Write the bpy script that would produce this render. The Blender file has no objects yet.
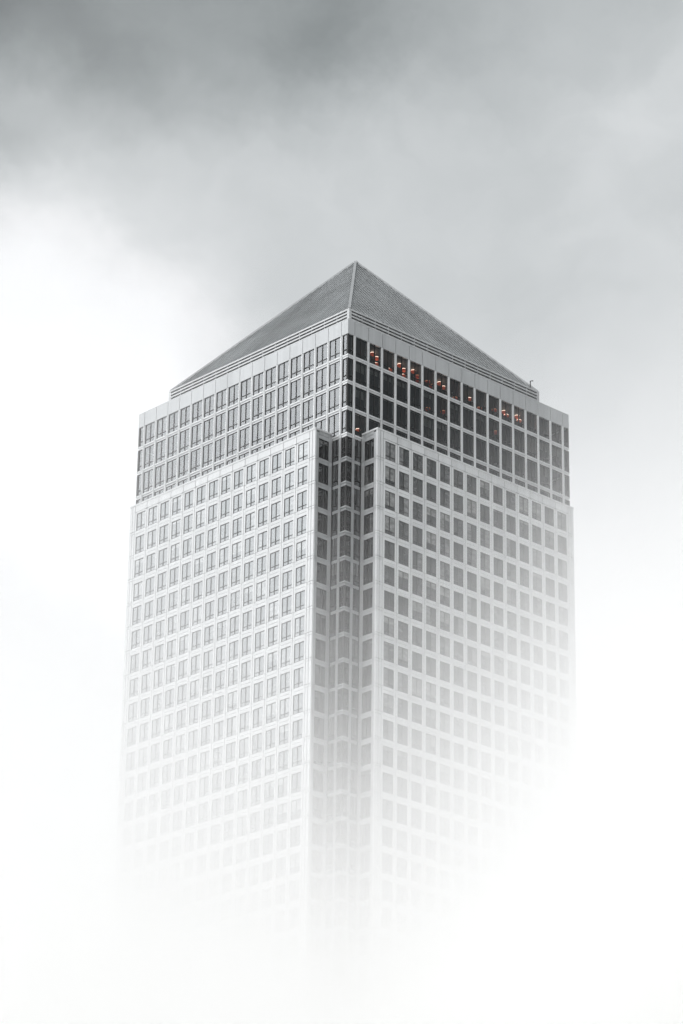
import bpy, math, random
from mathutils import Vector, Matrix
R = math.radians
random.seed(7)
S = bpy.context.scene
COL = S.collection

# ------------------------------------------------------------------ dimensions
B = 2.8                      # one facade bay (m)
TOP = 73.86 * B              # height of the crown parapet above ground (m)
C = 8.5                      # half width of the tower core, in bays
SH = 8.5 + 1.20              # distance of the shaft faces from the axis, in bays
W = 7.43                     # half width of a shaft face, in bays
HC, HS = 1.4976, 1.3788      # storey heights, crown and shaft, in bays
ZB = -6.64                   # lowest crown band below the parapet, in bays
ZSH = -6.32                  # shaft parapet
NF = 46                      # storeys of the shaft

# ------------------------------------------------------------------ mesh builder
class MB:
    def __init__(s): s.v, s.f, s.m = [], [], []
    def box(s, x0, x1, y0, y1, z0, z1, T=None, m=0):
        """box in face space: x along the face, y outwards, z up (all in bays)"""
        i = len(s.v)
        pts = [(x, y, z) for z in (z0, z1) for x, y in ((x0, y0), (x1, y0), (x1, y1), (x0, y1))]
        s.v += [T(p) if T else p for p in pts]
        for q in ((0, 3, 2, 1), (4, 5, 6, 7), (0, 1, 5, 4), (1, 2, 6, 5), (2, 3, 7, 6), (3, 0, 4, 7)):
            s.f.append([i + k for k in q]); s.m.append(m)
    def poly(s, pts, m=0, T=None):
        i = len(s.v); s.v += [T(p) if T else tuple(p) for p in pts]
        s.f.append(list(range(i, i + len(pts)))); s.m.append(m)
    def bar(s, a, b, w, h, up, m=0):
        """square bar between two points"""
        a, b, up = Vector(a), Vector(b), Vector(up)
        d = (b - a).normalized(); x = d.cross(up).normalized(); n = x.cross(d)
        i = len(s.v)
        for p in (a, b):
            for sx, sn in ((-1, 0), (1, 0), (1, 1), (-1, 1)):
                s.v.append(tuple(p + x * (w / 2 * sx) + n * (h * sn)))
        for q in ((0, 1, 2, 3), (7, 6, 5, 4), (0, 4, 5, 1), (1, 5, 6, 2), (2, 6, 7, 3), (3, 7, 4, 0)):
            s.f.append([i + k for k in q]); s.m.append(m)
    def lathe(s, prof, n=16, m=0, c=(0, 0, 0)):
        i = len(s.v)
        for r, z in prof:
            for k in range(n):
                a = 2 * math.pi * k / n
                s.v.append((c[0] + r * math.cos(a), c[1] + r * math.sin(a), c[2] + z))
        for j in range(len(prof) - 1):
            for k in range(n):
                k2 = (k + 1) % n
                s.f.append([i + j * n + k, i + j * n + k2, i + (j + 1) * n + k2, i + (j + 1) * n + k]); s.m.append(m)
    def mesh(s, name, mats):
        me = bpy.data.meshes.new(name); me.from_pydata(s.v, [], s.f)
        for m in mats: me.materials.append(m)
        me.polygons.foreach_set('material_index', s.m); me.update()
        return me
    def build(s, name, mats, parent=None):
        return link(name, s.mesh(name, mats), parent)

def link(name, data, parent=None):
    o = bpy.data.objects.new(name, data); COL.objects.link(o)
    if parent: o.parent = parent
    return o

def tag(o, label, cat, group=None):
    o['label'] = label; o['category'] = cat
    if group: o['group'] = group

def face(k):
    """face space -> metres; k = 0 the right face in the photo (-y), 1 the left (-x), 2, 3 the hidden ones"""
    a = -math.pi / 2 * k; ca, sa = round(math.cos(a)), round(math.sin(a))
    def T(p):
        x, y, z = p[0], -p[1], p[2]
        return ((x * ca - y * sa) * B, (x * sa + y * ca) * B, TOP + z * B)
    return T, a
FACES = [face(k) for k in range(4)]

# ------------------------------------------------------------------ node helper
class N:
    def __init__(s, tree): s.t = tree
    def new(s, kind, **kw):
        n = s.t.nodes.new(kind)
        for k, v in kw.items(): setattr(n, k, v)
        return n
    def put(s, sock, v):
        if hasattr(v, 'is_output'): s.t.links.new(v, sock)
        elif v is not None: sock.default_value = v
    def m(s, op, a, b=None, c=None, clamp=False):
        n = s.new('ShaderNodeMath', operation=op, use_clamp=clamp)
        for i, v in enumerate((a, b, c)): s.put(n.inputs[i], v) if v is not None else None
        return n.outputs[0]
    def vm(s, op, a, b=None, scale=None):
        n = s.new('ShaderNodeVectorMath', operation=op)
        s.put(n.inputs[0], a)
        if b is not None: s.put(n.inputs[1], b)
        if scale is not None: s.put(n.inputs['Scale'], scale)
        return n.outputs['Value'] if op in ('DOT_PRODUCT', 'LENGTH') else n.outputs[0]
    def sstep(s, v, a, b):
        n = s.new('ShaderNodeMapRange', interpolation_type='SMOOTHSTEP')
        s.put(n.inputs[0], v); n.inputs[1].default_value = a; n.inputs[2].default_value = b
        return n.outputs[0]
    def lin(s, v, a, b, c, d):
        n = s.new('ShaderNodeMapRange'); s.put(n.inputs[0], v)
        for i, q in enumerate((a, b, c, d)): s.put(n.inputs[i + 1], q)
        return n.outputs[0]
    def noise(s, vec, scale, detail=3, rough=.5, dist=0):
        n = s.new('ShaderNodeTexNoise'); s.put(n.inputs['Vector'], vec)
        n.inputs['Scale'].default_value = scale; n.inputs['Detail'].default_value = detail
        n.inputs['Roughness'].default_value = rough; n.inputs['Distortion'].default_value = dist
        return n.outputs[0]
    def white(s, vec):
        n = s.new('ShaderNodeTexWhiteNoise', noise_dimensions='3D'); s.put(n.inputs['Vector'], vec)
        return n.outputs['Value']
    def mix(s, f, a, b):
        n = s.new('ShaderNodeMix', data_type='RGBA'); s.put(n.inputs[0], f); s.put(n.inputs[6], a); s.put(n.inputs[7], b)
        return n.outputs[2]
    def sep(s, v):
        n = s.new('ShaderNodeSeparateXYZ'); s.put(n.inputs[0], v); return n.outputs
    def comb(s, x, y, z):
        n = s.new('ShaderNodeCombineXYZ')
        for i, v in enumerate((x, y, z)): s.put(n.inputs[i], v)
        return n.outputs[0]

def mat(name):
    m = bpy.data.materials.new(name); m.use_nodes = True
    n = N(m.node_tree); p = m.node_tree.nodes['Principled BSDF']
    return m, n, p
def grey(v, tint=0.0): return (v * (1 - tint), v, v * (1 + tint), 1)

def metal_sheet(name, base, rough, metallic, off, hz, var=.10):
    """steel cladding: tone steps from panel to panel, faint vertical run-off streaks"""
    m, n, p = mat(name)
    pos = n.new('ShaderNodeNewGeometry').outputs['Position']
    q = n.vm('ADD', n.vm('MULTIPLY', pos, (1 / B, 1 / B, 1 / (hz * B))), (off, off, .37))
    cell = n.white(n.vm('FLOOR', q))
    streak = n.noise(n.vm('MULTIPLY', pos, (1.6, 1.6, .05)), 1.0, 4, .6)
    blot = n.noise(pos, .12, 3)
    k = n.m('ADD', n.m('MULTIPLY', cell, var), n.m('ADD', n.m('MULTIPLY', streak, .36), n.m('MULTIPLY', blot, .18)))
    k = n.m('ADD', k, 1 - var / 2 - .22)
    n.put(p.inputs['Base Color'], n.vm('SCALE', base[:3], scale=k))
    n.put(p.inputs['Roughness'], n.lin(n.m('ADD', n.m('MULTIPLY', cell, .5), n.m('MULTIPLY', streak, .5)), .2, .8, rough - .07, rough + .07))
    p.inputs['Metallic'].default_value = metallic
    return m

M = {}
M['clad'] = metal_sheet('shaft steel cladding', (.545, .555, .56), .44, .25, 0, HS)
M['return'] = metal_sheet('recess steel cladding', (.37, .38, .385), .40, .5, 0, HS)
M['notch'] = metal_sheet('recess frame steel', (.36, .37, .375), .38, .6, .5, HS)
M['crown'] = metal_sheet('crown steel', (.55, .56, .565), .42, .35, .5, HC)
M['frieze'] = metal_sheet('frieze panel steel', (.42, .432, .438), .42, .3, .5, 3, .05)
M['rail'] = metal_sheet('louvre rail steel', (.50, .51, .515), .45, .3, .5, 4, .04)
m, n, p = mat('dark joint backing'); p.inputs['Base Color'].default_value = grey(.035); p.inputs['Roughness'].default_value = .8; M['joint'] = m
m, n, p = mat('bronze window frame'); p.inputs['Base Color'].default_value = grey(.018); p.inputs['Roughness'].default_value = .45; M['frame'] = m
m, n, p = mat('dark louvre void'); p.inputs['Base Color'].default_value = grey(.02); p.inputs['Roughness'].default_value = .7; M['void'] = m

def roof_mat():
    m, n, p = mat('roof steel sheet')
    pos = n.new('ShaderNodeNewGeometry').outputs['Position']
    nx, ny, _ = n.sep(n.new('ShaderNodeNewGeometry').outputs['True Normal'])
    px, py, pz = n.sep(pos)
    side = n.m('GREATER_THAN', n.m('ABSOLUTE', nx), .5)
    lat = n.m('ADD', n.m('MULTIPLY', py, side), n.m('MULTIPLY', px, n.m('SUBTRACT', 1, side)))
    streak = n.noise(n.comb(lat, n.m('MULTIPLY', pz, .07), n.m('MULTIPLY', side, 50)), .8, 4, .65)
    blot = n.noise(pos, .09, 4, .55, .6)
    cell = n.white(n.vm('FLOOR', n.vm('MULTIPLY', pos, (1.43, 1.43, .36))))
    k = n.m('ADD', n.m('ADD', n.m('MULTIPLY', streak, 1.5), n.m('MULTIPLY', blot, 2.2)), n.m('ADD', n.m('MULTIPLY', cell, .2), -.95))
    k = n.m('MAXIMUM', k, .35)
    n.put(p.inputs['Base Color'], n.vm('SCALE', (.175, .187, .191), scale=k))
    n.put(p.inputs['Roughness'], n.lin(blot, .3, .7, .34, .5))
    p.inputs['Metallic'].default_value = .55
    return m
M['roof'] = roof_mat()
M['rib'] = metal_sheet('standing seam steel', (.40, .41, .415), .45, .4, 0, 2)
M['hip'] = metal_sheet('hip flashing steel', (.31, .32, .325), .45, .4, 0, 2, .03)

def blind_glass(name, off, z0, h, dark, light, share, ior=2.35):
    """coated glass in front of rooms: each cell its own room tone, some blinds partly down"""
    m, n, p = mat(name)
    pos = n.new('ShaderNodeNewGeometry').outputs['Position']
    q = n.vm('ADD', n.vm('MULTIPLY', n.vm('SUBTRACT', pos, (0, 0, z0)), (1 / B, 1 / B, 1 / h)), (off, off, 0))
    cell = n.vm('FLOOR', q)
    half = n.vm('FLOOR', n.vm('MULTIPLY', q, (2, 2, 1)))
    a, b2, c2 = n.white(cell), n.white(n.vm('ADD', half, (31, 17, 5))), n.white(n.vm('ADD', cell, (7, 77, 3)))
    fz = n.m('FRACT', n.sep(q)[2])
    drop = n.m('SUBTRACT', 1.0, n.m('MULTIPLY', c2, .85))
    blind = n.m('MULTIPLY', n.m('GREATER_THAN', fz, drop), n.m('LESS_THAN', a, share))
    sash = n.m('GREATER_THAN', b2, .84)
    slat = n.m('ADD', n.m('MULTIPLY', n.m('SINE', n.m('MULTIPLY', n.sep(pos)[2], 60)), .05), 1)
    room = n.mix(n.m('POWER', b2, 2.0), grey(dark), grey(dark * 2.6))
    room = n.mix(n.m('MULTIPLY', sash, .55), room, grey(light))
    col = n.mix(n.m('MULTIPLY', blind, .8), room, n.vm('SCALE', (light, light, light * .98), scale=slat))
    # furniture and ceiling clutter seen dimly
    cl = n.noise(n.vm('MULTIPLY', pos, (1.1, 1.1, 2.2)), 1.0, 3, .6)
    col = n.vm('SCALE', col, scale=n.lin(cl, .35, .65, .55, 1.45))
    n.put(p.inputs['Base Color'], col)
    p.inputs['Roughness'].default_value = .06
    p.inputs['IOR'].default_value = ior
    p.inputs['Specular Tint'].default_value = (.93, .98, 1, 1)
    # slight pillowing of the panes
    bm = n.new('ShaderNodeBump'); bm.inputs['Strength'].default_value = .035; bm.inputs['Distance'].default_value = .05
    n.put(bm.inputs['Height'], n.noise(n.vm('ADD', pos, n.vm('SCALE', (9, 5, 3), scale=a)), .9, 2))
    n.put(p.inputs['Normal'], bm.outputs[0])
    return m
zs = TOP + (ZB - HS) * B
M['pane'] = blind_glass('shaft window glass', 0, zs, HS * B, .035, .22, .30)
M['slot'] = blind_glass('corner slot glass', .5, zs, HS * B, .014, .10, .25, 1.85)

def clear_glass():
    m, n, p = mat('coated see-through glass')
    n.t.nodes.remove(p)
    pos = n.new('ShaderNodeNewGeometry').outputs['Position']
    out = n.t.nodes['Material Output']
    tr = n.new('ShaderNodeBsdfTransparent'); tr.inputs[0].default_value = (.60, .62, .61, 1)
    gl = n.new('ShaderNodeBsdfGlossy'); gl.inputs['Roughness'].default_value = .04; gl.inputs[0].default_value = (.95, .98, 1, 1)
    bm = n.new('ShaderNodeBump'); bm.inputs['Strength'].default_value = .03; bm.inputs['Distance'].default_value = .05
    n.put(bm.inputs['Height'], n.noise(pos, .7, 2)); n.put(gl.inputs['Normal'], bm.outputs[0])
    fr = n.new('ShaderNodeFresnel'); fr.inputs['IOR'].default_value = 2.15
    mx = n.new('ShaderNodeMixShader'); n.put(mx.inputs[0], fr.outputs[0]); n.put(mx.inputs[1], tr.outputs[0]); n.put(mx.inputs[2], gl.outputs[0])
    n.put(out.inputs['Surface'], mx.outputs[0])
    return m
M['clear'] = clear_glass()
m, n, p = mat('office interior grey'); p.inputs['Base Color'].default_value = grey(.16); p.inputs['Roughness'].default_value = .9
pos = n.new('ShaderNodeNewGeometry').outputs['Position']
cw = n.white(n.vm('FLOOR', n.vm('MULTIPLY', n.vm('ADD', pos, (B / 2, B / 2, 0)), (2 / B, 2 / B, .24))))
n.put(p.inputs['Base Color'], n.mix(n.m('POWER', cw, 3), grey(.09), grey(.42))); M['room'] = m
m, n, p = mat('floor slab grey'); p.inputs['Base Color'].default_value = grey(.12); p.inputs['Roughness'].default_value = .9; M['slab'] = m
m, n, p = mat('deck membrane'); p.inputs['Base Color'].default_value = grey(.22); p.inputs['Roughness'].default_value = .9; M['deck'] = m

# ------------------------------------------------------------------ the tower
tower = link('skyscraper', None)
tag(tower, 'tall square steel office tower with a pyramid roof, its foot lost in white fog', 'skyscraper')
FR, PN = 0, 1

# -- shaft cladding: pier and spandrel panels with open joints in front of a dark backing
g = .016                                     # half joint
def wz(j): return ZB - HS * j                # floor line j of the shaft (top of storey j)
ZF = wz(NF)                                  # underside of the lowest storey: the lobby starts here
WW, WT, WBm = .365, -.27, -1.285             # window half width, head and sill below the floor line
pan = MB()
for k in range(4):
    T, _ = FACES[k]
    full = k < 2
    y1, y0 = SH, SH - .10
    zj = [ZSH] + [wz(j) for j in range(NF)]
    for j in range(NF):
        zt, zb_ = wz(j), wz(j + 1)
        head, sill = zt + WT, zt + WBm
        up = ZSH if j == 0 else zt + WBm + HS     # spandrel reaches from the sill above to this head
        for i in range(14):
            cx = -6.5 + i
            if j == 0:
                pan.box(cx - .5 + g, cx + .5 - g, y0, y1, head + .10 + .6 * g, ZSH - .10, T)
                pan.box(cx - WW, cx + WW, y0, y1 - .006, head, head + .10 - .6 * g, T)
            else:
                mid = (up + head) / 2
                pan.box(cx - WW, cx + WW, y0, y1 - .006, head, mid - .6 * g, T)
                pan.box(cx - WW, cx + WW, y0, y1 - .006, mid + .6 * g, up, T)
            for sx in (-1, 1):                    # pier half panels beside the window
                a, b_ = sorted((cx + sx * WW, cx + sx * (.5 - g)))
                top = head + .10 - .6 * g if j == 0 else zt + WBm + HS - 0 * g
                pan.box(a, b_, y0, y1, zt - HS + WBm + HS + .0, top - 1.2 * g, T)
        # corner piers, wrapping on to the return walls
        for sx in (-1, 1):
            for (a, b_) in ((7 + g, 7.20), (7.20 + 2 * g, W)):
                a, b_ = sorted((sx * a, sx * b_))
                top = ZSH - .10 if j == 0 else zt
                pan.box(a, b_, y0, y1, zb_ + .10, top - .07 if j else top, T)
                pan.box(a, b_, y0, y1 - .004, zb_ - .05, zb_ + .10 - 1.4 * g, T)
    # return walls
    for sx in (-1, 1):
        xo, xi = sx * W, sx * (W - .10)
        x0, x1 = sorted((xo, xi))
        for j in range(NF):
            zt, zb_ = wz(j), wz(j + 1)
            head, sill = zt + WT + .06, zt + WBm
            up = ZSH - .10 if j == 0 else zt + WBm + HS
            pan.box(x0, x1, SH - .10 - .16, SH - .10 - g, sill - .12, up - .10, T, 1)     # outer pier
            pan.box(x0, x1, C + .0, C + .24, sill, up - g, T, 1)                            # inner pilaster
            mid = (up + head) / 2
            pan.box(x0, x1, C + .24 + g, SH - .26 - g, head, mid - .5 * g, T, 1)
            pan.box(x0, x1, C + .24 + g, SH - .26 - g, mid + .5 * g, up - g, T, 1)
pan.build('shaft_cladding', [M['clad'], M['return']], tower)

bk = MB()
for k in range(4):
    T, _ = FACES[k]
    # dark backing just behind the joints, and solid core of the shaft bay
    bk.box(-W + .104, W - .104, SH - .26, SH - .11, ZF, ZSH - .12, T)
    for sx in (-1, 1):
        x0, x1 = sorted((sx * (W - .14), sx * (W - .26)))
        bk.box(x0, x1, C - .1, SH - .262, ZF, ZSH - .12, T)
bk.build('joint_backing', [M['joint']], tower)

cp = MB()
for k in range(4):
    T, _ = FACES[k]
    cp.box(-W - .02, W + .02, SH - .34, SH + .02, ZSH - .095, ZSH, T)
    for sx in (-1, 1):
        x0, x1 = sorted((sx * (W + .02), sx * (W - .32)))
        cp.box(x0, x1, C + .03, SH - .342, ZSH - .095, ZSH - .003, T)
    cp.box(-W + .33, W - .33, C + .03, SH - .35, ZSH - .4, ZSH - .3, T, 1)
cp.build('shaft_coping', [M['clad'], M['deck']], tower)

# -- crown frame: mullions and bands
cf = MB()
bands = [-2.144 - HC * j for j in range(4)]
for k in range(4):
    T, _ = FACES[k]
    for i in range(17):
        u = -8 + i
        cf.box(u - .078, u + .078, C - .2, C, bands[3] - .11, -.872, T)
        cf.box(u - .022, u + .022, C, C + .03, bands[3] - .11, -.872, T)      # thin fin on the pier
    for j in range(4):
        z = bands[j]
        for i in range(16):
            u = -7.5 + i
            cf.box(u - .42, u + .42, C - .2, C - .035, z - .085, z + .105, T)
            cf.box(u - .42, u + .42, C - .035, C + .015, z + .02, z + .105, T)  # projecting sill
        # corner pieces meet on the diagonal: this face owns the +x corner
        for sx in (-1, 1):
            a, b_ = sorted((sx * 8.095, sx * (C - .035 - (0 if sx > 0 else .001))))
            if sx > 0: cf.box(a, C - .035, C - .2, C - .035, z - .10, z + .105, T)
            else: cf.box(-(C - .2), b_, C - .2, C - .035, z - .10, z + .105, T)
            if sx > 0: cf.box(a, C + .015, C - .035, C - .001, z + .02, z + .105, T)
            else: cf.box(-(C - .035), b_, C - .035, C - .002, z + .02, z + .105, T)
cf.build('crown_frame', [M['crown']], tower)

fz_ = MB()
for k in range(4):
    T, _ = FACES[k]
    for i in range(16):
        u = -7.5 + i
        fz_.box(u - .5 + .014, u + .5 - .014, C - .12, C, -.86, -.05, T)
    fz_.box(8 + .014, C, C - .12, C, -.86, -.05, T)
    fz_.box(-C + .12, -8 - .014, C - .12, C, -.86, -.05, T)
    fz_.box(-C + .13, C - .13, C - .26, C - .16, -.86, -.06, T, 1)                     # dark backing
    fz_.box(-C, C + .0, C - .30, C + .0, -.048, 0, T) if k % 2 == 0 else fz_.box(-C + .301, C - .301, C - .30, C, -.048, 0, T)
fz_.build('frieze', [M['frieze'], M['joint']], tower)

# -- notch frame: bands and mullions of the core corners below the crown
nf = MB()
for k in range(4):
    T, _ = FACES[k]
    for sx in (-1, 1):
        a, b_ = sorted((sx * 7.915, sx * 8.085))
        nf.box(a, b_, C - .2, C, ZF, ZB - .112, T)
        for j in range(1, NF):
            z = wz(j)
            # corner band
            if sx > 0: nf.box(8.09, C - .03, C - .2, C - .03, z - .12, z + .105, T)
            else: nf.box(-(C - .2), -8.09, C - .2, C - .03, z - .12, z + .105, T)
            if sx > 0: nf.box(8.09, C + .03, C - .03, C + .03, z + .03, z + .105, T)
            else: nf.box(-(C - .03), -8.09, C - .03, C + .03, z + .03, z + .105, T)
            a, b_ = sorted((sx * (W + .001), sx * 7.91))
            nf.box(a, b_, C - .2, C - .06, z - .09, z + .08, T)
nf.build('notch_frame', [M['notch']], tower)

# -- interior of the crown: slabs and inner walls, seen through the glass
it = MB()
for j in range(4):
    z = bands[j]
    it.box(-C + .22, C - .22, -C + .22, C - .22, z - .06, z + .06, FACES[0][0], 0)
it.box(-C + .22, C - .22, -C + .22, C - .22, -.86, -.78, FACES[0][0], 0)
it.build('floor_slab', [M['slab']], tower)
it = MB()
it.box(-C + 2.6, C - 2.6, -C + 2.6, C - 2.6, bands[3] + .07, -.87, FACES[0][0], 0)
for k in range(4):
    T, _ = FACES[k]
    for u in (-5.5, -2.5, .5, 3.5, 5.5):
        it.box(u - .03, u + .03, C - 2.59, C - 1.2, bands[3] + .07, -.88, T)
it.build('inner_wall', [M['room']], tower)
# core of the shaft so nothing is hollow
cr = MB()
cr.box(-C + .3, C - .3, -C + .3, C - .3, ZF, bands[3] - .07, FACES[0][0])
cr.build('core_wall', [M['joint']], tower)
dk = MB()
dk.box(-C + .31, C - .31, -C + .31, C - .31, -.5, -.4, FACES[0][0])
dk.build('roof_deck', [M['deck']], tower)

# -- louvre screen under the pyramid
E_, ZL0, ZL1 = 7.35, -.4, 1.43
lv = MB()
T0 = FACES[0][0]
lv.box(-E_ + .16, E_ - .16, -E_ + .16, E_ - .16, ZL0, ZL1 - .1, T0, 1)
nr = 9
for q in range(nr):
    zt = ZL1 - .19 * q
    for k in range(4):
        T, _ = FACES[k]
        if k % 2 == 0: lv.box(-E_, E_, E_ - .155, E_, zt - .088, zt, T)
        else: lv.box(-E_ + .156, E_ - .156, E_ - .155, E_, zt - .088, zt, T)
for k in range(4):
    T, _ = FACES[k]
    lv.box(E_ - .17, E_ - .002, E_ - .17, E_ - .002, ZL0, ZL1 - .096, T)             # corner posts
    for i in range(1, 15):
        u = -E_ + i * (2 * E_ / 15)
        lv.box(u - .02, u + .02, E_ - .158, E_ - .03, ZL0, ZL1 - .097, T)
lv.build('louvre_screen', [M['rail'], M['void']], tower)

# -- pyramid
ZA = 9.64
apex = Vector((0, 0, TOP + ZA * B)); e = (E_ - .06) * B; zb = TOP + ZL1 * B + .02
cor = [Vector((sx * e, sy * e, zb)) for sx, sy in ((-1, -1), (1, -1), (1, 1), (-1, 1))]
rf = MB()
for k in range(4): rf.poly([cor[k], cor[(k + 1) % 4], apex])
rf.poly(cor[::-1])
roof = rf.build('roof', [M['roof']], tower)
rb = MB()
for k in range(4):
    a, b_ = cor[k], cor[(k + 1) % 4]
    nrm = (b_ - a).cross(apex - a).normalized()
    for i in range(1, 42):
        t = i / 42
        foot = a.lerp(b_, t)
        s_ = 1 - abs(2 * t - 1)                       # runs up the fall line to the hip
        mid = a.lerp(b_, .5)
        top = foot + (apex - mid) * (s_ * .975)
        rb.bar(foot + nrm * -.01, top + nrm * -.01, .17, .09, nrm)
    for q in range(1, 7):                             # cross joints of the sheets
        f = q / 7.0
        rb.bar(a.lerp(apex, f) + nrm * -.01, b_.lerp(apex, f) + nrm * -.01, .05, .05, nrm)
rb.build('seam', [M['rib']], roof)
for k in range(4):
    h = MB(); d = (apex - cor[k]).normalized(); out = Vector((cor[k].x, cor[k].y, 0)).normalized()
    nrm = (out - d * out.dot(d)).normalized()
    h.bar(cor[k] - nrm * .12, apex - nrm * .14, .42, .26, nrm)
    h.build('hip_flashing', [M['hip']], roof)
fn = MB(); fn.lathe([(.0, .22), (.2, .18), (.5, -.2), (.55, -.5)], 12, 0, tuple(apex))
fn.build('finial', [M['rib']], roof)
for k in range(4):
    a, b_ = cor[k], cor[(k + 1) % 4]; nrm = (b_ - a).cross(apex - a).normalized(); al = (b_ - a).normalized()
    for sx in (-1, 1):
        v = MB(); mid = a.lerp(b_, .5); c0 = mid.lerp(apex, .925)
        v.bar(c0 + al * (sx * .25) + nrm * .004, c0 + al * (sx * .95) + nrm * .004, .3, .02, nrm)
        v.build('vent', [M['void']], roof)

# -- windows ------------------------------------------------------------------
ROT = [a for _, a in FACES]
def at(k, u, y, z):
    return Vector(FACES[k][0]((u, y, z)))
def local(p): return (p[0] * B, -p[1] * B, p[2] * B)      # a part's own space: like face 0, origin at the glass

def crown_window(f, pn, T):        # opening .81 x 1.29, glass at y = 0
    w, z0, z1 = .42, 0, 1.305
    f.box(-w, -w + .012, -.03, .02, z0, z1, T); f.box(w - .012, w, -.03, .02, z0, z1, T)
    f.box(-w + .012, w - .012, -.03, .02, z0, z0 + .04, T); f.box(-w + .012, w - .012, -.03, .02, z1 - .04, z1, T)
    f.box(-.03, .03, -.03, .02, z0 + .04, z1 - .04, T)
    f.box(-w + .012, -.036, -.03, .015, .25, .30, T); f.box(.036, w - .012, -.03, .015, .25, .30, T)
    pn.poly([(-w + .01, 0, z0 + .01), (w - .01, 0, z0 + .01), (w - .01, 0, z1 - .01), (-w + .01, 0, z1 - .01)], PN, T)
def shaft_window(f, pn, T):        # opening .67 x .925
    w, z0, z1 = WW, 0, WT - WBm
    f.box(-w, -w + .011, -.03, .015, z0, z1, T); f.box(w - .011, w, -.03, .02, z0, z1, T)
    f.box(-w + .011, w - .011, -.03, .02, z0, z0 + .03, T); f.box(-w + .011, w - .011, -.03, .02, z1 - .03, z1, T)
    f.box(-.024, .024, -.03, .018, z0 + .03, z1 - .03, T)
    f.box(-w + .011, -.03, -.03, .015, .2, .235, T); f.box(.03, w - .011, -.03, .015, .2, .235, T)
    pn.poly([(-w + .01, 0, z0 + .01), (w - .01, 0, z0 + .01), (w - .01, 0, z1 - .01), (-w + .01, 0, z1 - .01)], PN, T)
RW = (SH - .26 - C - .24) / 2
def return_window(f, pn, T):
    w, z0, z1 = RW, 0, WT + .06 - WBm
    f.box(-w, -w + .03, -.03, .04, z0, z1, T); f.box(w - .03, w, -.03, .04, z0, z1, T)
    f.box(-w + .03, w - .03, -.03, .04, z0, z0 + .03, T); f.box(-w + .03, w - .03, -.03, .04, z1 - .03, z1, T)
    f.box(-.02, .02, -.03, .04, z0 + .03, z1 - .03, T)
    pn.poly([(-w + .01, 0, z0 + .01), (w - .01, 0, z0 + .01), (w - .01, 0, z1 - .01), (-w + .01, 0, z1 - .01)], PN, T)
SW = (7.915 - W) / 2
def slot_window(f, pn, T):
    w, z0, z1 = SW, 0, HS - .17
    f.box(-w, -w + .03, -.03, .04, z0, z1, T); f.box(w - .03, w, -.03, .04, z0, z1, T)
    f.box(-w + .03, w - .03, -.03, .04, .24, .28, T)
    f.box(-.014, .014, -.03, .03, .28, z1, T)
    pn.poly([(-w + .01, 0, z0 + .01), (w - .01, 0, z0 + .01), (w - .01, 0, z1 - .01), (-w + .01, 0, z1 - .01)], PN, T)
def corner_window(f, pn, T, h, low):   # wraps the corner; origin on the corner of the glass planes, arms to -x and (inwards) -y
    a = .41 - .06
    f.box(-.05, .05, -.05, .05, 0, h, T)
    for (p0, p1) in ((-a, -.05),):
        f.box(p0, p1, -.03, .04, 0, .04, T); f.box(p0, p1, -.03, .04, h - .04, h, T); f.box(p0, p1, -.03, .035, low, low + .045, T)
        f.box(-.03, .04, p0, p1, 0, .04, T); f.box(-.03, .04, p0, p1, h - .04, h, T); f.box(-.03, .035, p0, p1, low, low + .045, T)
    f.box(-a - .0, -a + .03, -.03, .04, .04, h - .04, T); f.box(-.03, .04, -a, -a + .03, .04, h - .04, T)
    if h < 1.25:
        for zz in (low + .3, low + .62):
            f.box(-a + .03, -.05, -.03, .025, zz, zz + .03, T); f.box(-.03, .025, -a + .03, -.05, zz, zz + .03, T)
        f.box(-a / 2 - .016, -a / 2 + .016, -.03, .034, .04, h - .04, T); f.box(-.03, .034, -a / 2 - .016, -a / 2 + .016, .04, h - .04, T)
    pn.poly([(-a, 0, .01), (-.01, 0, .01), (-.01, 0, h - .01), (-a, 0, h - .01)], PN, T)
    pn.poly([(0, -.01, .01), (0, -a, .01), (0, -a, h - .01), (0, -.01, h - .01)], PN, T)

def proto(fn, name, glass, *args):
    f, pn = MB(), MB(); fn(f, pn, local, *args); pn.m = [0] * len(pn.m)
    return f.mesh(name, [M['frame']]), pn.mesh('pane', [glass])
def crown_blind(drop):
    q = MB(); q.box(-.38, .38, -.16, -.155, 1.28 - drop, 1.28, local); q.box(-.38, .38, -.165, -.15, 1.26 - drop, 1.28 - drop, local)
    return q.mesh('blind', [M['blind']])
m, n, p = mat('roller blind cloth'); p.inputs['Base Color'].default_value = (.42, .41, .39, 1); p.inputs['Roughness'].default_value = .9; M['blind'] = m
BL = [crown_blind(d) for d in (.25, .45, .7, 1.0)]
def place(pr, name, k, u, y, z, extra=0):
    o = link(name, pr[0], tower); o.location = at(k, u, y, z); o.rotation_euler = (0, 0, ROT[k] + extra)
    c = link('pane', pr[1], o)
    return o
def spread(acc, fn, k, u, y, z, extra=0, *args):
    loc = at(k, u, y, z); mat_ = Matrix.Translation(loc) @ Matrix.Rotation(ROT[k] + extra, 4, 'Z')
    fn(acc, acc, lambda p: tuple(mat_ @ Vector(local(p))), *args)

GY = C - .06                       # glass plane of the crown and of the slots
P1 = proto(crown_window, 'crown_window', M['clear'])
rest = MB()
for k in range(4):
    for j in range(4):
        for i in range(16):
            if k < 2 and j < 3:
                o = place(P1, 'crown_window', k, -7.5 + i, GY, bands[j] + .105)
                if (j or k) and random.random() < .42: link('blind', random.choice(BL), o)
            else: spread(rest, crown_window, k, -7.5 + i, GY, bands[j] + .105)
o = rest.build('remaining_crown_window', [M['frame'], M['clear']], tower); o['kind'] = 'stuff'

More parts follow.
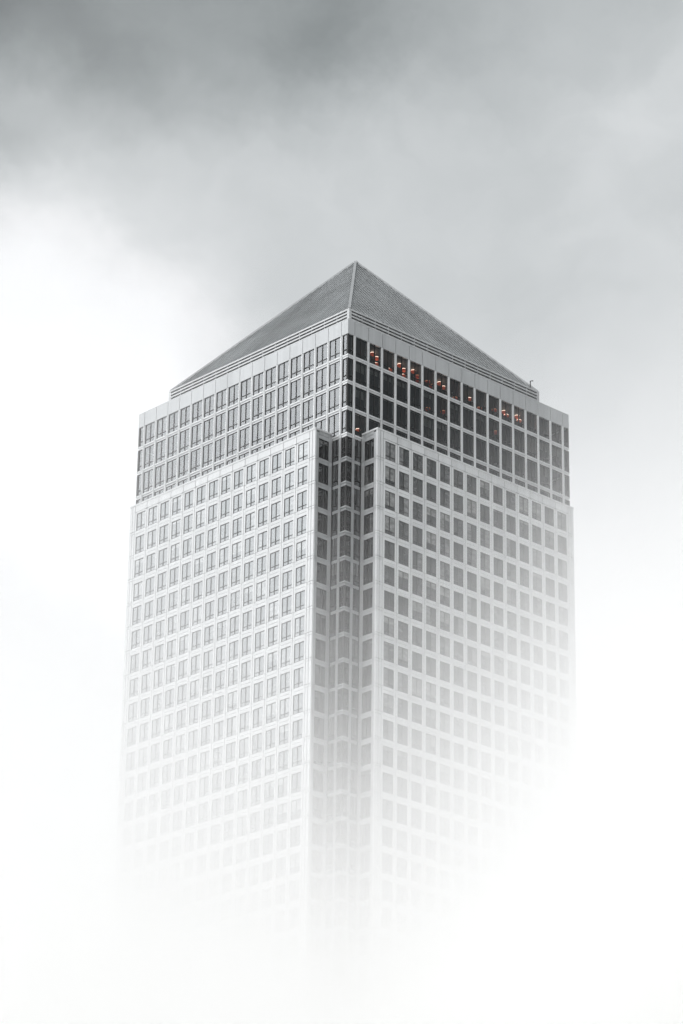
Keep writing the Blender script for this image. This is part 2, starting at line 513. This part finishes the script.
# the corner nearest the camera is the +x end of face 1; the corner mesh is built for the +x end
P2 = proto(corner_window, 'corner_window', M['clear'], 1.29, .27)
P3 = proto(corner_window, 'corner_window', M['slot'], HS - .225, .24)
restc = MB(); restn = MB()
for k in range(4):
    for j in range(4):
        if k in (0, 1, 2): place(P2, 'corner_window', k, GY, GY, bands[j] + .105)
        else: spread(restc, corner_window, k, GY, GY, bands[j] + .105, 0, 1.29, .27)
    for j in range(1, NF):
        if k == 1 and j <= 26: place(P3, 'corner_window', k, GY, GY, wz(j) + .105)
        else: spread(restn, corner_window, k, GY, GY, wz(j) + .105, 0, HS - .225, .24)
o = restc.build('remaining_crown_corner_window', [M['frame'], M['clear']], tower); o['kind'] = 'stuff'
o = restn.build('remaining_corner_window', [M['frame'], M['slot']], tower); o['kind'] = 'stuff'

P4 = proto(shaft_window, 'shaft_window', M['pane']); rests = MB()
P5 = proto(return_window, 'return_window', M['slot']); restr = MB()
P6 = proto(slot_window, 'slot_window', M['slot']); restsl = MB()
for k in range(4):
    for j in range(NF):
        z = wz(j) + WBm
        for i in range(14):
            near = i if k == 0 else 13 - i
            if k < 2 and (j < 3 or (j == 3 and near < 8)): place(P4, 'shaft_window', k, -6.5 + i, SH - .04, z)
            else: spread(rests, shaft_window, k, -6.5 + i, SH - .04, z)
        for sx in (-1, 1):
            mine = (k == 0 and sx < 0) or (k == 1 and sx > 0)
            y = (SH - .26 + C + .24) / 2
            if mine and j < 26: place(P5, 'return_window', k, sx * (W - .05), y, z, sx * math.pi / 2)
            else: spread(restr, return_window, k, sx * (W - .05), y, z, sx * math.pi / 2)
            if j:
                if mine and j < 26: place(P6, 'slot_window', k, sx * (W + SW), GY, wz(j) + .08)
                else: spread(restsl, slot_window, k, sx * (W + SW), GY, wz(j) + .08)
for acc, nm, gm in ((rests, 'remaining_shaft_window', 'pane'), (restr, 'remaining_return_window', 'slot'), (restsl, 'remaining_slot_window', 'slot')):
    o = acc.build(nm, [M['frame'], M[gm]], tower); o['kind'] = 'stuff'

# -- lobby at the foot of the tower: stone plinth with tall glazed openings
GZ = -73.86
lb = MB(); lg = MB()
for k in range(4):
    T, _ = FACES[k]
    lb.box(-W, W, SH - .5, SH, ZF - .35, ZF - .06, T)
    for i in range(15):
        u = -7 + i
        lb.box(u - .2, u + .2, SH - .5, SH, GZ, ZF - .352, T)
    for sx in (-1, 1):
        x0, x1 = sorted((sx * (W - .24), sx * W))
        lb.box(x0, x1, C, SH - .502, GZ, ZF - .06, T)
    lg.box(-W + .25, W - .25, SH - .36, SH - .26, GZ, ZF - .36, T)
lb.box(-C + .05, C - .05, -C + .05, C - .05, GZ, ZF - .01, FACES[0][0])
lb.build('lobby_arcade', [M['clad']], tower)
lg.build('lobby_glazing', [M['slot']], tower)

# ------------------------------------------------------------------ red lamps behind the crown glass
def emit(name, col, s):
    m, n, p = mat(name); p.inputs['Base Color'].default_value = (*col, 1); p.inputs['Roughness'].default_value = .5
    p.inputs['Emission Color'].default_value = (*col, 1); p.inputs['Emission Strength'].default_value = s
    return m
M['shade'] = emit('red lamp shade', (.82, .12, .045), .28)
M['bulb'] = emit('lit lamp bulb', (1.0, .74, .60), 2.8)
M['dshade'] = emit('red lamp shade dim', (.62, .06, .03), .14)
M['dbulb'] = emit('dim lamp bulb', (1.0, .40, .2), .6)
def lamp_meshes(sm, bm_):
    s = MB(); s.lathe([(.0, -.34), (.16, -.31), (.31, -.20), (.40, -.04), (.42, .04), (.38, .04), (.28, -.15), (.0, -.28)], 20)
    b_ = MB(); b_.lathe([(.0, .27), (.2, .25), (.36, .17), (.42, .07), (.36, .0), (.0, -.03)], 16)
    return s.mesh('lamp_shade', [sm]), b_.mesh('bulb', [bm_])
LB, LD = lamp_meshes(M['shade'], M['bulb']), lamp_meshes(M['dshade'], M['dbulb'])
ORD = ['first', 'second', 'third', 'fourth', 'fifth', 'sixth', 'seventh', 'eighth', 'ninth', 'tenth', 'eleventh', 'twelfth', 'thirteenth', 'fourteenth', 'fifteenth', 'sixteenth']
LAMPS = [  # window, row, u, z (bays), bright, which of the window's lamps
    (1, 0, -6.04, -.991, 1, 'highest of three'), (1, 0, -5.757, -1.152, 1, 'middle of three'), (1, 0, -5.753, -1.503, 1, 'lowest of three'),
    (2, 0, -4.725, -1.47, 1, 'only lamp there'),
    (3, 0, -4.044, -.978, 1, 'highest of three'), (3, 0, -3.729, -1.155, 1, 'middle of three'), (3, 0, -3.756, -1.501, 1, 'lowest of three'),
    (4, 0, -3.016, -.99, 1, 'highest of three'), (4, 0, -2.736, -1.209, 0, 'middle of three'), (4, 0, -2.742, -1.437, 0, 'lowest of three'),
    (5, 0, -1.942, -1.262, 0, 'upper of two'), (5, 0, -1.622, -1.392, 0, 'lower of two'),
    (6, 0, -1.036, -1.034, 1, 'upper of two'), (6, 0, -.73, -1.182, 1, 'lower of two'),
    (7, 0, .161, -1.541, 0, 'only lamp there'),
    (8, 0, 1.284, -1.198, 1, 'only lamp there'),
    (9, 0, 2.054, -1.519, 0, 'only lamp there'),
    (10, 0, 3.226, -1.242, 0, 'only lamp there'),
    (11, 0, 4.003, -1.077, 1, 'upper of two'), (11, 0, 4.176, -1.25, 1, 'lower of two'),
    (12, 0, 5.039, -1.022, 1, 'upper of two'), (12, 0, 5.188, -1.24, 1, 'lower of two'),
    (10, 1, 3.317, -2.536, 0, 'only lamp there'), (5, 1, -1.928, -2.857, 0, 'only lamp there'), (6, 1, -.759, -2.649, 0, 'only lamp there'),
    (0, 3, -7.042, -5.762, 1, 'only lamp there')]
ceil_ = [-.86, bands[0] - .06, bands[1] - .06, bands[2] - .06]
for w, r, u, z, bright, which in LAMPS:
    o = link('pendant_lamp', None); o.location = FACES[0][0]((u, C - .686, z))
    rowt = ['top', 'second', 'third', 'lowest'][r]
    tag(o, f'{"bright" if bright else "dim"} red lamp behind {ORD[w]} crown window right of the corner, {rowt} row, {which}', 'lamp', 'red lamps behind the crown windows')
    sm, bm_ = LB if bright else LD
    link('lamp_shade', sm, o); link('bulb', bm_, o)
    c = MB(); c.lathe([(.02, .36), (.02, (ceil_[r] - z) * B)], 6); c.build('cord', [M['frame']], o)

# ------------------------------------------------------------------ little mast on the right eave
ms = link('roof_mast', None); ms.location = FACES[0][0]((6.72, E_ - .08, ZL1))
tag(ms, 'short thin mast with a bent tip standing on the right end of the pyramid eave', 'mast')
q = MB(); q.lathe([(.14, 0), (.14, .06), (.09, .08), (.08, 1.35), (.0, 1.37)], 8); q.build('pole', [M['frame']], ms)
q = MB(); q.bar((0, 0, 1.25), (.38, -.1, 1.42), .1, .1, (0, 0, 1)); q.bar((.34, -.09, 1.4), (.5, -.12, 1.4), .14, .12, (0, 0, 1)); q.build('bracket', [M['frame']], ms)

# ------------------------------------------------------------------ ground
m, n, p = mat('plaza paving')
pos = n.new('ShaderNodeNewGeometry').outputs['Position']
cell = n.white(n.vm('FLOOR', n.vm('SCALE', pos, scale=1 / 1.2)))
v = n.m('ADD', n.m('MULTIPLY', cell, .05), n.m('MULTIPLY', n.noise(pos, .05, 5), .14))
n.put(p.inputs['Base Color'], n.comb(n.m('ADD', v, .30), n.m('ADD', v, .30), n.m('ADD', v, .296))); p.inputs['Roughness'].default_value = .85
gm = MB(); L = 6000; gm.poly([(-L, -L, 0), (L, -L, 0), (L, L, 0), (-L, L, 0)])
o = gm.build('ground', [m]); o['kind'] = 'structure'

# ------------------------------------------------------------------ fog bank round the lower tower
YAW = R(43.15); RX, RY = math.cos(YAW), -math.sin(YAW); FX, FY = math.sin(YAW), math.cos(YAW)
FOG_R0, FOG_K, FOG_H, FOG_MAX = .005, .0345, 152.5, .12
m = bpy.data.materials.new('fog volume'); m.use_nodes = True; n = N(m.node_tree); n.t.nodes.clear()
pos = n.new('ShaderNodeNewGeometry').outputs['Position']; z = n.sep(pos)[2]
s_ = n.vm('DOT_PRODUCT', pos, (RX, RY, 0)); d_ = n.vm('DOT_PRODUCT', pos, (FX, FY, 0))
sr = n.m('DIVIDE', n.m('MINIMUM', n.m('MAXIMUM', s_, 0), 38), 33.6)
h = n.m('ADD', FOG_H, n.m('MULTIPLY', n.m('POWER', sr, 1.35), 31.0))
sl_ = n.m('DIVIDE', n.m('MINIMUM', n.m('MAXIMUM', n.m('MULTIPLY', s_, -1), 0), 45), 33.6)
h = n.m('ADD', h, n.m('MULTIPLY', sl_, 9.5))
h = n.m('ADD', h, n.m('MULTIPLY', n.m('SUBTRACT', n.noise(pos, .036, 4, .55, .3), .5), 16))
rho = n.m('MULTIPLY', FOG_R0, n.m('EXPONENT', n.m('MULTIPLY', n.m('SUBTRACT', h, z), FOG_K)))
rho = n.m('MINIMUM', n.m('MAXIMUM', n.m('SUBTRACT', rho, .0066), 0), FOG_MAX)
veil = n.m('MULTIPLY', n.m('MULTIPLY', n.sstep(s_, -6, -40), .0017), n.sstep(z, 240, 190))
rho = n.m('ADD', rho, veil)
for v, a, b_ in ((d_, -160, -100), (d_, 110, 70), (s_, -140, -90), (s_, 140, 90), (z, 8, 45)):
    rho = n.m('MULTIPLY', rho, n.sstep(v, a, b_))
pv = n.new('ShaderNodeVolumePrincipled'); pv.inputs['Color'].default_value = (1, .999, .996, 1); pv.inputs['Anisotropy'].default_value = 0
n.put(pv.inputs['Density'], rho)
n.t.links.new(pv.outputs[0], n.new('ShaderNodeOutputMaterial').inputs['Volume'])
fg = MB()
def fp(s, d, z): return (s * RX + d * FX, s * RY + d * FY, z)
fg.box(-140, 140, -160, 110, 6, 240, lambda p: fp(*p))
o = fg.build('haze', [m]); o['kind'] = 'stuff'

# ------------------------------------------------------------------ sky
wd = bpy.data.worlds.new('World'); S.world = wd; wd.use_nodes = True
n = N(wd.node_tree); bg = wd.node_tree.nodes['Background']
SUN_AZ, SUN_EL = R(-105), R(42)      # measured from +y towards +x
sk = n.new('ShaderNodeTexSky', sky_type='NISHITA'); sk.sun_disc = False; sk.sun_elevation = SUN_EL; sk.sun_rotation = SUN_AZ
sk.air_density = 1.0; sk.dust_density = 3
d0 = n.new('ShaderNodeTexCoord').outputs['Generated']
warp = n.new('ShaderNodeTexNoise'); n.put(warp.inputs['Vector'], d0); warp.inputs['Scale'].default_value = 13; warp.inputs['Detail'].default_value = 6; warp.inputs['Roughness'].default_value = .62
wv = n.vm('SCALE', n.vm('SUBTRACT', warp.outputs['Color'], (.5, .5, .5)), scale=.055)
d1 = n.vm('NORMALIZE', n.vm('ADD', d0, wv))
X, Y, Z = n.sep(d1)
az = n.m('MULTIPLY', n.m('ARCTAN2', X, Y), 180 / math.pi)
el = n.m('MULTIPLY', n.m('ARCSINE', n.m('MINIMUM', n.m('MAXIMUM', Z, -1), 1)), 180 / math.pi)
EL = el
elc = n.m('MULTIPLY', n.m('ARCSINE', n.sep(d0)[2]), 180 / math.pi)
def blob(a, sa, e_, se, amp, pw=2.0, tilt=0.0):
    el = n.m('ADD', EL, n.m('MULTIPLY', n.m('SUBTRACT', az, a), tilt))
    q = n.m('ADD', n.m('POWER', n.m('ABSOLUTE', n.m('DIVIDE', n.m('SUBTRACT', az, a), sa)), pw), n.m('POWER', n.m('ABSOLUTE', n.m('DIVIDE', n.m('SUBTRACT', el, e_), se)), pw))
    return n.m('MULTIPLY', n.m('EXPONENT', n.m('MULTIPLY', q, -1)), amp)
def ramp(v, pts):
    r = n.new('ShaderNodeFloatCurve'); c = r.mapping.curves[0]
    lo, hi = pts[0][0], pts[-1][0]; top = max(q[1] for q in pts)
    while len(c.points) < len(pts): c.points.new(.5, .5)
    for pt, (x, y) in zip(c.points, pts): pt.location = ((x - lo) / (hi - lo), y / top); pt.handle_type = 'AUTO'
    r.mapping.update()
    n.put(r.inputs['Value'], n.lin(v, lo, hi, 0, 1))
    return n.m('MULTIPLY', r.outputs[0], top)
base = ramp(el, [(0, 1.15), (16, 1.12), (19.5, 1.08), (21, 1.03), (22.3, .95), (23.5, .85), (24.8, .78), (26.5, .715), (29.5, .66), (33, .50), (40, .34), (52, .45), (68, 1.2), (90, 1.5)])
# the broad brightening of the overcast towards the hidden sun, the dull quarter opposite
sd = (math.sin(SUN_AZ) * math.cos(SUN_EL), math.cos(SUN_AZ) * math.cos(SUN_EL), math.sin(SUN_EL))
glow = n.m('POWER', n.m('MAXIMUM', n.vm('DOT_PRODUCT', d0, sd), 0), 2.0)
dull = n.m('POWER', n.m('MAXIMUM', n.vm('DOT_PRODUCT', d0, (math.sin(R(132)) * .93, math.cos(R(132)) * .93, .36)), 0), 2.2)
L_ = n.m('ADD', base, n.m('ADD', n.m('MULTIPLY', glow, .45), n.m('MULTIPLY', n.sstep(n.vm('DOT_PRODUCT', d0, (-.63, -.67, .3)), -.1, .8), .58)))  # last term: unseen sky behind the camera brightened, added to light fog and walls
lumps = None
for args in ((36.3, 5.0, 25.3, 3.35, .38, 6.0, .26), (39.0, 3.4, 30.7, 1.3, -.09), (50.6, 2.6, 31.6, 1.3, .12), (34.8, 3.6, 31.8, 2.0, -.31), (42.8, 2.8, 31.5, 1.5, -.12, 2.0, -.15), (38.5, 6.0, 33.5, 2.0, -.14), (35.6, 1.0, 29.3, .6, -.14),
             (48.9, 1.0, 30.2, .7, .06), (47.5, 3.0, 26.2, 1.2, -.02), (-43, 24, 25, 11, 2.6)):
    t = blob(*args); lumps = t if lumps is None else n.m('ADD', lumps, t)
L_ = n.m('ADD', L_, lumps)
fb = n.m('SUBTRACT', n.noise(d1, 11, 5, .48, .3), .5)
fb = n.m('ADD', n.m('MULTIPLY', fb, 1.1), n.m('MULTIPLY', n.m('SUBTRACT', n.noise(n.vm('MULTIPLY', d1, (1, 1, 1.5)), 34, 5, .5, .5), .5), .35))
amp = n.m('ADD', .07, n.m('MULTIPLY', n.sstep(elc, 22, 30), .26))
L_ = n.m('ADD', L_, n.m('MULTIPLY', fb, amp))
L_ = n.m('MULTIPLY', L_, n.m('SUBTRACT', 1, n.m('MULTIPLY', dull, .8)))
L_ = n.m('MAXIMUM', L_, .05)
STR = .10
tint = n.mix(n.lin(L_, .3, .9, 0, 1), (.925, 1.0, 1.015, 1), (.985, .997, 1.012, 1))
cloud = n.vm('SCALE', tint, scale=n.m('DIVIDE', L_, STR))
col = n.mix(.97, sk.outputs[0], cloud)
n.put(bg.inputs['Color'], col); bg.inputs['Strength'].default_value = STR

sl = bpy.data.lights.new('sun', 'SUN'); sl.energy = .52; sl.angle = R(20); sl.color = (1, .97, .93)
so = link('sun', sl); so.rotation_euler = Vector((-sd[0], -sd[1], -sd[2])).to_track_quat('-Z', 'Y').to_euler()

# ------------------------------------------------------------------ camera
cd = bpy.data.cameras.new('camera'); co = link('camera', cd)
r_, u_, f_ = Vector((.7255888, -.6879988, .0133580)), Vector((-.2783098, -.2756516, .9200869)), Vector((.6293365, .6713224, .3914865))
co.matrix_world = Matrix(((r_.x, u_.x, -f_.x, -304.235), (r_.y, u_.y, -f_.y, -322.110), (r_.z, u_.z, -f_.z, 1.7), (0, 0, 0, 1)))
cd.sensor_fit = 'VERTICAL'; cd.sensor_height = 36; cd.lens = 109.466; cd.clip_start = .5; cd.clip_end = 20000
S.camera = co

S.view_settings.view_transform = 'Standard'; S.view_settings.look = 'None'
S.view_settings.exposure = 0; S.view_settings.gamma = 1; S.view_settings.use_curve_mapping = False
cy = S.cycles
cy.use_denoising = True; cy.max_bounces = 32; cy.diffuse_bounces = 4; cy.glossy_bounces = 4; cy.transparent_max_bounces = 12
cy.volume_bounces = 30; cy.volume_step_rate = 1.0; cy.volume_max_steps = 256
cy.sample_clamp_indirect = 8; cy.caustics_reflective = False
